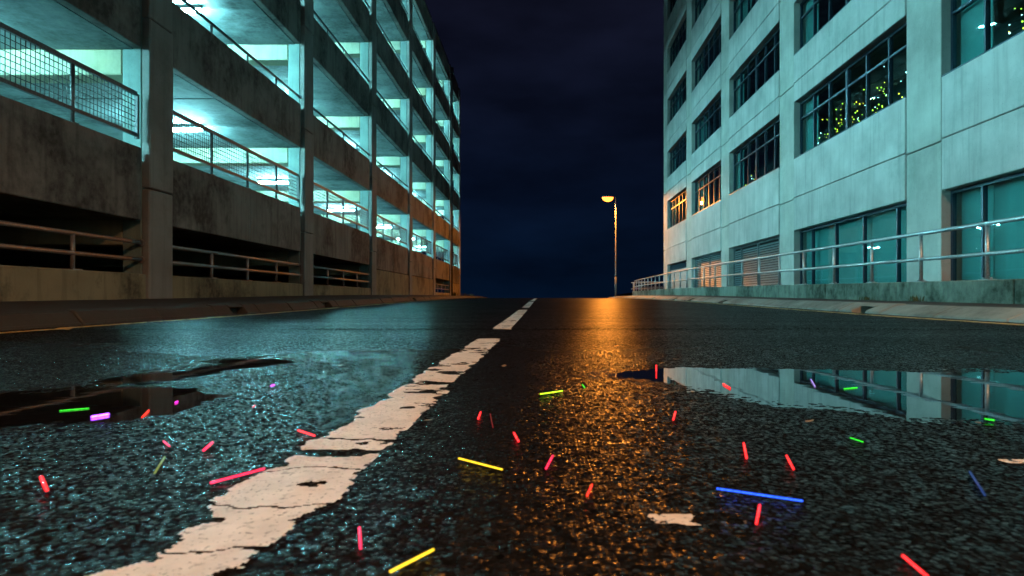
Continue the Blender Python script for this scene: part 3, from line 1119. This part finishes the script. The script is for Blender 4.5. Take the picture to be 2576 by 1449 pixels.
rail_path = offs(path, 0.15)
railing = thing('guard_railing', 'galvanised two-bar pipe railing standing on the low concrete wall', 'railing', (5.85, 10, 0))
RO = np.array((5.85, 10, 0.0))
for nm, dz, r in (('top_rail', 0.745, 0.030), ('middle_rail', 0.345, 0.027)):
    b = MB().tube([(q[0] - RO[0], q[1] - RO[1], z_wall(q[1]) + dz) for q in rail_path], r, 10)
    link(nm, b.mesh(nm, M['galv']), railing)
b = MB().tube([(0, 0, 0.0), (0, 0, 0.74)], 0.028, 10)
b.box(-0.055, 0.055, -0.10, 0.10, -0.002, 0.012)
for q in (-0.075, 0.075):
    b.tube([(0, q, 0.01), (0, q, 0.035)], 0.014, 6)
pm = b.mesh('post', M['galv'])
# arc-length positions
arc = [0.0]
for i in range(1, len(rail_path)):
    arc.append(arc[-1] + math.dist(rail_path[i], rail_path[i - 1]))
base_s = 13.88 + 10
sp = base_s - 1.43 * 15
px_ = [q[0] for q in rail_path]
py_ = [q[1] for q in rail_path]
while sp < arc[-1]:
    if sp > 0.2:
        x, y = float(np.interp(sp, arc, px_)), float(np.interp(sp, arc, py_))
        link('post', pm, railing, (x - RO[0], y - RO[1], z_wall(y)), rot=(0, 0, random.uniform(-.03, .03)))
    sp += 1.43

# far cross railing beyond the bend
cr = thing('cross_railing', 'short orange-lit railing running across behind the bend of the pipe railing', 'railing', (8, 52.5, 0))
zb = 1.05
for nm, z in (('top_rail', 1.62), ('bottom_rail', 1.10)):
    link(nm, MB().tube([(-0.5, 0, z), (2.9, 0, z)], 0.032, 8).mesh(nm, M['galv']), cr)
pm2 = MB().box(-0.05, 0.05, -0.05, 0.05, 0.3, 1.66).mesh('post', M['galv'])
for x in (-0.3, 1.55, 2.9):
    link('post', pm2, cr, (x, 0, 0))

# ------------------------------------------------------------------ street lamps
def street_lamp(name, label, x, y, h, mat, toward, power, color, cone):
    zb = float(zr(y)) + 0.1
    t = thing(name, label, 'street lamp', (x, y, zb), 'street lamps beside the road')
    b = MB().tube([(0, 0, -0.1), (0, 0, 1.55)], 0.085, 12).tube([(0, 0, 1.55), (0, 0, 1.68), (0, 0, h)], [0.085, 0.055, 0.042], 12)
    b.box(-0.012 * 4, 0.048, -0.09, -0.075, 0.45, 1.0)
    link('pole', b.mesh('pole', M['pole']), t)
    b = MB().tube([(0, 0, h - 0.03), (toward * 0.08, 0, h + 0.02), (toward * 0.25, 0, h + 0.03)], 0.03, 8)
    link('bracket', b.mesh('bracket', M['pole']), t)
    hd_ = MB()
    vs, fs = [], []
    segs, rings = 16, 5
    for i in range(rings + 1):
        a = 0.5 * math.pi * i / rings
        for j in range(segs):
            w = 2 * math.pi * j / segs
            vs.append((toward * 0.62 + 0.50 * math.cos(w) * math.cos(a), 0.24 * math.sin(w) * math.cos(a), h + 0.13 * math.sin(a)))
    for i in range(rings):
        for j in range(segs):
            fs.append((i * segs + j, i * segs + (j + 1) % segs, (i + 1) * segs + (j + 1) % segs, (i + 1) * segs + j))
    hd_.add(vs, fs, True)
    ring = vs[:segs]
    hd_.add(ring + [(q[0], q[1], q[2] - 0.02) for q in ring], [(j, segs + j, segs + (j + 1) % segs, (j + 1) % segs) for j in range(segs)], True)
    link('canopy', hd_.mesh('canopy', M['pole']), t)
    bw = MB()
    vs2 = [(toward * 0.62 + (q[0] - toward * 0.62) * 0.88, q[1] * 0.88, h - 0.004 - (q[2] - h) * 2.7) for q in vs]
    bw.add(vs2, [f[::-1] for f in fs], True)
    link('lamp_bowl', bw.mesh('lamp_bowl', mat), t)
    ld = bpy.data.lights.new('sodium_light', 'SPOT')
    ld.energy = power
    ld.color = color
    ld.spot_size = R(cone)
    ld.spot_blend = 0.5 if cone < 170 else 0.12
    ld.shadow_soft_size = 0.13
    lo = bpy.data.objects.new('sodium_light', ld)
    COL.objects.link(lo)
    lo.parent = t
    lo.location = (toward * 0.62, 0, h - 0.46)
    return t


street_lamp('street_lamp', 'tall street lamp with orange sodium light at the crest of the road', 5.66, 48.0, 7.72, M['sodium'], -1, LAMP_POWER, SODIUM, 180)
street_lamp('street_lamp', 'street lamp behind the viewer on the right pavement', 5.35, -4.2, 7.8, M['sodium'], -1, LAMP_BACK_POWER, SODIUM_BACK, 166)

# ------------------------------------------------------------------ glow sticks on the asphalt
GC = {
    'red': ((1.0, 0.022, 0.028), 1.9), 'pink': ((1.0, 0.02, 0.11), 1.5), 'orange': ((1.0, 0.05, 0.012), 1.4), 'yellow': ((1.0, 0.72, 0.02), 1.5),
    'lime': ((0.62, 1.0, 0.02), 1.5), 'green': ((0.06, 0.9, 0.05), 0.9), 'blue': ((0.02, 0.16, 1.0), 1.6), 'violet': ((0.42, 0.08, 1.0), 7.0),
    'magenta': ((1.0, 0.04, 0.75), 1.5), 'dim': ((0.5, 0.03, 0.03), 0.35), 'olive': ((0.30, 0.32, 0.03), 0.30), 'dimblue': ((0.03, 0.11, 0.42), 0.40), 'lilac': ((0.5, 0.4, 0.9), 0.6),
}
STICKS = [
    ('green', 152, 1033, 222, 1027, .0022, 'thin dim green glow stick lying in the dark left puddle'),
    ('violet', 234, 1050, 270, 1044, .0044, 'bright violet glow stick at the edge of the left puddle'),
    ('orange', 358, 1050, 374, 1033, .0030, 'orange-red glow stick at the right end of the left puddle'),
    ('magenta', 442, 1013, 446, 1011, .0034, 'tiny magenta glow dot in the tip of the left puddle'),
    ('magenta', 683, 975, 689, 973, .0034, 'tiny magenta glow dot alone in the left lane'),
    ('red', 751, 1089, 790, 1102, .0027, 'red glow stick beside the left edge of the white dash'),
    ('pink', 412, 1115, 426, 1127, .0020, 'small thin pink glow stick in the left lane'),
    ('pink', 513, 1139, 534, 1120, .0030, 'pink glow stick slanting up to the right in the left lane'),
    ('olive', 389, 1197, 414, 1157, .0026, 'faded olive glow stick, nearly out, in the left lane'),
    ('red', 104, 1210, 117, 1240, .0036, 'red glow stick nearest the left edge of the road picture'),
    ('pink', 533, 1222, 663, 1187, .0026, 'long pink glow stick touching the near white dash'),
    ('red', 637, 1027, 640, 1025, .0022, 'tiny red glow dot in the left lane'),
    ('yellow', 1155, 1161, 1262, 1189, .0021, 'long yellow glow stick right of the near white dash'),
    ('yellow', 985, 1450, 1088, 1396, .0022, 'yellow glow stick at the very front of the road'),
    ('pink', 904, 1340, 907, 1390, .0022, 'pinkish red glow stick pointing away, right of the dash front'),
    ('red', 1203, 1059, 1209, 1043, .0030, 'short red glow stick left of the thin dark red one'),
    ('dim', 1233, 1045, 1240, 1080, .0016, 'thin dark red glow stick, almost out'),
    ('red', 1293, 1097, 1304, 1118, .0030, 'short red glow stick above the long yellow one'),
    ('lime', 1360, 995, 1414, 987, .0027, 'lime yellow glow stick in the right lane'),
    ('pink', 1374, 1187, 1390, 1156, .0027, 'plump pink glow stick right of the long yellow one'),
    ('orange', 1477, 1257, 1489, 1230, .0024, 'dull orange-red glow stick beside the orange lamp reflection'),
    ('red', 1694, 1061, 1699, 1042, .0030, 'red glow stick just in front of the right puddle tip'),
    ('red', 1871, 1123, 1878, 1160, .0028, 'red glow stick in the right lane, left of its slanting neighbour'),
    ('red', 1979, 1155, 1996, 1188, .0026, 'slanting red glow stick behind the long blue one'),
    ('green', 2140, 1107, 2170, 1117, .0020, 'green glow stick in front of the right puddle'),
    ('blue', 1806, 1239, 2016, 1270, .0022, 'long blue glow stick in the right lane'),
    ('red', 1903, 1328, 1911, 1283, .0025, 'red glow stick in front of the long blue one'),
    ('dimblue', 2440, 1196, 2477, 1254, .0026, 'faded blue glow stick at the right side of the road'),
    ('red', 2273, 1413, 2330, 1462, .0026, 'red glow stick cut by the bottom right of the picture'),
    ('green', 2480, 1059, 2499, 1062, .0030, 'short bright green glow stick at the right puddle edge'),
    ('green', 2124, 978, 2156, 975, .0024, 'thin green glow stick lying in the right puddle'),
    ('red', 1820, 967, 1836, 977, .0038, 'red glow stick at the near edge of the right puddle'),
    ('lilac', 2040, 955, 2050, 972, .0034, 'pale lilac glow stick in the right puddle'),
    ('green', 1465, 970, 1471, 978, .0022, 'tiny green glow stick beside the orange lamp reflection'),
]


def capsule(L, r, mat, name):
    b = MB()
    h = L / 2
    b.tube([(-h, 0, 0), (-h + r * 0.15, 0, 0), (-h + r * 0.6, 0, 0), (h - r * 0.6, 0, 0), (h - r * 0.15, 0, 0), (h, 0, 0)],
           [r * 0.45, r * 0.75, r, r, r * 0.75, r * 0.45], 10)
    return b.mesh(name, mat)


def tube_mat(col):
    c, st = GC[col]
    m, n, l, p = new_mat('clear_' + col + '_tube')
    p.inputs['Base Color'].default_value = (*[q * 0.3 for q in c], 1)
    p.inputs['Emission Color'].default_value = (*c, 1)
    p.inputs['Emission Strength'].default_value = st * 0.55
    p.inputs['Roughness'].default_value = 0.2
    t = n.new('ShaderNodeBsdfTransparent')
    t.inputs[0].default_value = (*[0.35 + 0.65 * q for q in c], 1)
    x = n.new('ShaderNodeMixShader')
    x.inputs[0].default_value = 0.42
    l.new(t.outputs[0], x.inputs[1])
    l.new(p.outputs[0], x.inputs[2])
    l.new(x.outputs[0], n['Material Output'].inputs[0])
    return m


TM = {k: tube_mat(k) for k in GC}
GM = {k: emitter('glowing_' + k + '_liquid', tuple(q * 0.93 + 0.07 for q in c), st * 2.1, 0.5) for k, (c, st) in GC.items()}


def stick(col, lab, L, r, loc, rot):
    t = thing('glow_stick', lab, 'glow stick', loc, 'glow sticks scattered on the road', rot=rot)
    link('tube', capsule(L, r, TM[col], 'tube'), t)
    link('liquid_core', capsule(L - r, r * 0.55, GM[col], 'liquid_core'), t)


for col, x0, y0, x1, y1, r, lab in STICKS:
    a, b_ = np.array(unproject(x0, y0)), np.array(unproject(x1, y1))
    L = float(np.linalg.norm(b_ - a)) + 2 * r
    c = (a + b_) / 2
    z = float(road_h(np.array([c[0]]), np.array([c[1]]), False)[0]) + 0.0026 + r
    if any(sdf(p, c[:1], c[1:])[0] < 0 for p in PUDDLES):
        z = WATER_Z + 0.6 * r
    stick(col, lab, L, r * 0.78, (c[0], c[1], z), (0, 0, math.atan2(b_[1] - a[1], b_[0] - a[0])))
x, y = unproject(1651, 934)
stick('red', 'red glow stick standing upright in the tip of the right puddle', 0.025, 0.003, (x, y, 0.0105), (0, R(90), 0))

# ------------------------------------------------------------------ fairy lights behind the windows
bulb_cols = [emitter('lit_' + q + '_bulb', c, s) for q, c, s in (('yellow', (1.0, 0.85, 0.05), 6.0), ('lime', (0.55, 1.0, 0.05), 5.0), ('white', (0.6, 1.0, 1.0), 9.0), ('amber', (1.0, 0.6, 0.03), 6.0))]
bulb_me = [MB().ball((0, 0, 0), 0.016, 8, 4).mesh('bulb', m_) for m_ in bulb_cols] + [MB().ball((0, 0, 0), 0.010, 6, 4).mesh('bulb', m_) for m_ in bulb_cols]


def string_lights(label, ya, yb, za, zb, nbulb, seed, dens=(0.3, 0.9)):
    r_ = random.Random(seed)
    t = thing('string_lights', label, 'string lights', (PX + 0.10, (ya + yb) / 2, za), 'string lights glowing behind the dark windows')
    pts = []
    for i in range(nbulb):
        y = ya + (yb - ya) * (0.08 + 0.84 * r_.random())
        z = za + (zb - za) * min(1, max(0.02, abs(r_.gauss(0.0, 0.36)) + 0.06))
        pts.append((r_.uniform(-0.01, 0.03), y - (ya + yb) / 2, z - za))
    pts.sort(key=lambda q: q[2])
    b = MB()
    b.tube([(q[0] + 0.012, q[1], q[2]) for q in pts], 0.003, 4)
    link('cord', b.mesh('cord', M['pipe']), t)
    for q in pts:
        link('bulb', bulb_me[r_.choices(range(8), (4, 5, 2, 1, 5, 6, 3, 1))[0]], t, q)


y0, y1 = OJ[3] + OW, OJ[4] + 0.03
L = y1 - y0
ed = [y0 + L * q / 6 for q in range(7)]
zz0, zz1 = P_TOP[0] + 0.1, P_BOT[1] - 0.6
string_lights('string lights behind the nearest pane of the lit second-bay window', ed[0], ed[1], zz0, zz1, 6, 1)
string_lights('string lights in the second pane of the lit second-bay window', ed[1], ed[2], zz0, zz1, 20, 2)
string_lights('string lights in the third pane, before the thick mullion', ed[2], ed[3], zz0, zz1, 18, 3)
string_lights('string lights in the fourth pane, past the thick mullion', ed[3], ed[4], zz0, zz1, 18, 4)
string_lights('string lights in the fifth pane of the lit second-bay window', ed[4], ed[5], zz0, zz1, 20, 5)
y0, y1 = OJ[2] + OW, OJ[3] + 0.03
L = y1 - y0
string_lights('string lights in the window at the top right corner', y0 + L * 0.50, y0 + L * 0.84, P_TOP[1 - 1] + 0.15, P_BOT[1] - 0.5, 24, 6)
y0, y1 = OJ[4] + OW, OJ[5] + 0.03
L = y1 - y0
string_lights('few string lights low in the third-bay first-floor window', y0 + L * 0.52, y0 + L * 0.80, zz0, zz1 - 0.5, 12, 8)
y0, y1 = OJ[6] + OW, OJ[7] + 0.03
L = y1 - y0
string_lights('green string lights in the farthest low strip window', y0 + L * 0.1, y0 + L * 0.35, zz0, zz1 - 0.7, 12, 9)

# ------------------------------------------------------------------ parked cars on the first lit deck
def car_profile():
    return [(-2.1, 0.35), (-2.12, 0.75), (-1.95, 0.92), (-1.35, 1.0), (-0.75, 1.42), (0.45, 1.47), (1.2, 1.05), (1.95, 0.98), (2.1, 0.7), (2.1, 0.35)]


def make_car(label, loc, col, rot):
    body = plain('car_paint_' + col[0], col[1], 0.25, 0.2, 0.05)
    t = thing('parked_car', label, 'car', loc, 'cars parked on the first garage deck', rot=(0, 0, rot))
    b = MB()
    pr = car_profile()
    k = len(pr)
    vs = []
    for yy_, sc in ((-0.86, 0), (-0.80, 1), (0.80, 1), (0.86, 0)):
        for (x, z) in pr:
            inset = 0.12 if z > 1.1 else 0.0
            s = 1 if sc else 0
            yq = yy_ * (1 - inset)
            vs.append((x * (0.985 if not s else 1), yq, z - (0.02 if not s else 0)))
    fs = []
    for q in range(3):
        for i in range(k):
            fs.append((q * k + i, q * k + (i + 1) % k, (q + 1) * k + (i + 1) % k, (q + 1) * k + i))
    fs += [tuple(range(k))[::-1], tuple(range(3 * k, 4 * k))]
    b.add(vs, fs)
    link('body', b.mesh('body', body), t, bevel=0.03)
    gl = MB()
    for s in (-1, 1):
        vs = [(-1.2, s * 0.872, 1.03), (-0.72, s * 0.80, 1.36), (0.40, s * 0.80, 1.40), (1.0, s * 0.872, 1.05)]
        gl.add([(x, y + s * 0.004, z) for x, y, z in vs], [(0, 1, 2, 3) if s > 0 else (3, 2, 1, 0)])
    gl.add([(-1.36, -.7, 1.015), (-1.36, .7, 1.015), (-0.79, .64, 1.415), (-0.79, -.64, 1.415)], [(0, 1, 2, 3)])
    gl.add([(1.2, -.7, 1.07), (1.2, .7, 1.07), (0.5, .64, 1.46), (0.5, -.64, 1.46)], [(3, 2, 1, 0)])
    link('window', gl.mesh('window', M['black']), t)
    wm = MB().tube([(0, -0.1, 0), (0, 0.1, 0)], 0.32, 16).mesh('wheel', M['pipe'])
    for x in (-1.3, 1.3):
        for y in (-0.8, 0.8):
            link('wheel', wm, t, (x, y, 0.32))
    for y in (-0.6, 0.6):
        link('headlight', MB().box(2.07, 2.13, y - 0.16, y + 0.16, 0.68, 0.82).mesh('headlight', M['housing']), t)
        link('tail_light', MB().box(-2.14, -2.08, y - 0.16, y + 0.16, 0.72, 0.86).mesh('tail_light', plain('red_lens', (0.4, 0.02, 0.02), 0.3)), t)
    return t


zc = FB[0] + 0.375
make_car('blue hatchback parked on the first deck, fifth bay along', (-9.6, 36.2, zc), ('blue', (0.02, 0.12, 0.30)), 0.0)
make_car('teal hatchback parked on the first deck, next to the drainpipe bay', (-9.6, 43.2, zc), ('teal', (0.02, 0.16, 0.18)), 0.0)
make_car('dark hatchback parked on the first deck behind the teal one', (-9.7, 45.9, zc), ('dark', (0.02, 0.025, 0.03)), math.pi)

# ------------------------------------------------------------------ weeds, leaves, bouquet
def weed(x, y, z, n_, h, label, seed, spread=0.10):
    r_ = random.Random(seed)
    b = MB()
    for i in range(n_):
        w = r_.uniform(0, 2 * math.pi)
        ox, oy = r_.gauss(0, spread * 0.5), r_.gauss(0, spread * 0.8)
        hh = h * r_.uniform(0.4, 1.0)
        lean = r_.uniform(0.1, 0.7) * hh
        wd = 0.004 + 0.008 * r_.random()
        dx, dy = math.cos(w), math.sin(w)
        p0 = (ox, oy, 0)
        p1 = (ox + dx * lean * 0.4, oy + dy * lean * 0.4, hh * 0.65)
        p2 = (ox + dx * lean, oy + dy * lean, hh)
        b.add([(p0[0] - dy * wd, p0[1] + dx * wd, p0[2]), (p0[0] + dy * wd, p0[1] - dx * wd, p0[2]),
               (p1[0] + dy * wd, p1[1] - dx * wd, p1[2]), (p1[0] - dy * wd, p1[1] + dx * wd, p1[2]), p2], [(0, 1, 2, 3), (3, 2, 4)])
    if 'grass' in label:
        o = link('dry_grass', b.mesh('dry_grass', M['leafgreen']), None, (x, y, z))
        o['kind'] = 'stuff'
        o['label'] = label
        return
    thing('weed', label, 'weed', (x, y, z), 'weeds growing at the foot of walls', b.mesh('weed', M['leafgreen']))


for (x, y, n_, h, lab, sd) in ((5.66, 10.8, 30, 0.07, 'small weed at the foot of the low wall, farther of two', 1),
                               (5.66, 9.4, 46, 0.10, 'larger weed tuft at the foot of the low wall', 2),
                               (-6.8, 47.4, 80, 0.36, 'bushy weed at the foot of the drainpipe', 3),
                               (-6.75, 53.6, 60, 0.42, 'dry grass tuft just past the garage corner', 4),
                               (-6.4, 55.5, 60, 0.38, 'dry grass tuft farther past the garage corner', 5)):
    weed(x, y, float(zr(y)) + (0.165 if x > 0 else 0.175), n_, h, lab, sd, 0.10 if x > 0 else 0.3)

lm = MB()
lm.add([(-0.5, 0, 0), (-0.2, 0.22, 0.06), (0.2, 0.2, 0.03), (0.5, 0, 0.08), (0.2, -0.22, 0.05), (-0.2, -0.2, 0.02), (0, 0, 0.0)],
       [(0, 6, 1), (1, 6, 2), (2, 6, 3), (3, 6, 4), (4, 6, 5), (5, 6, 0)])
leaf_me = lm.mesh('fallen_leaf', M['leafbrown'])
for px, py, s, lab in ((1268, 922, .05, 'small brown leaf right of the far end of the near dash'), (855, 922, .05, 'small leaf in the left lane level with the dash end'),
                       (1078, 1100 - 40, .02, 'tiny leaf on the near white dash'), (2036, 1062, .03, 'small leaf in front of the right puddle'),
                       (2460, 1066, .03, 'pale leaf by the green stick at the right'), (1550, 872, .06, 'leaf in the orange lamp reflection'),
                       (1660, 1018, .02, 'tiny leaf right of the lamp reflection'), (1700, 905, .04, 'leaf behind the tip of the right puddle')):
    x, y = unproject(px, py)
    thing('fallen_leaf', lab, 'leaf', (x, y, float(road_h(np.array([x]), np.array([y]), False)[0]) + 0.003), 'leaves scattered on the wet road', leaf_me,
          rot=(0, 0, random.uniform(0, 6))).scale = (s, s * 0.8, s)

q = rail_path[-10]
bo = thing('flower_bouquet', 'small faded bouquet tied at the bend of the pipe railing', 'bouquet', (q[0] - 0.25, q[1], z_wall(q[1]) + 0.02))
fl = MB()
for i in range(7):
    fl.tube([(0, 0, -0.1), (0.08 * math.cos(i), 0.08 * math.sin(i), 0.22)], 0.006, 4)
link('stem', fl.mesh('stem', M['leafgreen']), bo)
for i, cc in enumerate(((0.6, 0.05, 0.2), (0.6, 0.5, 0.55), (0.6, 0.5, 0.05), (0.5, 0.08, 0.4), (0.55, 0.45, 0.6))):
    link('flower', MB().ball((0.1 * math.cos(i * 1.3), 0.1 * math.sin(i * 1.3), 0.2 + 0.04 * (i % 3)), 0.06, 8, 5).mesh('flower', plain('petal_%d' % i, cc, 0.7)), bo)
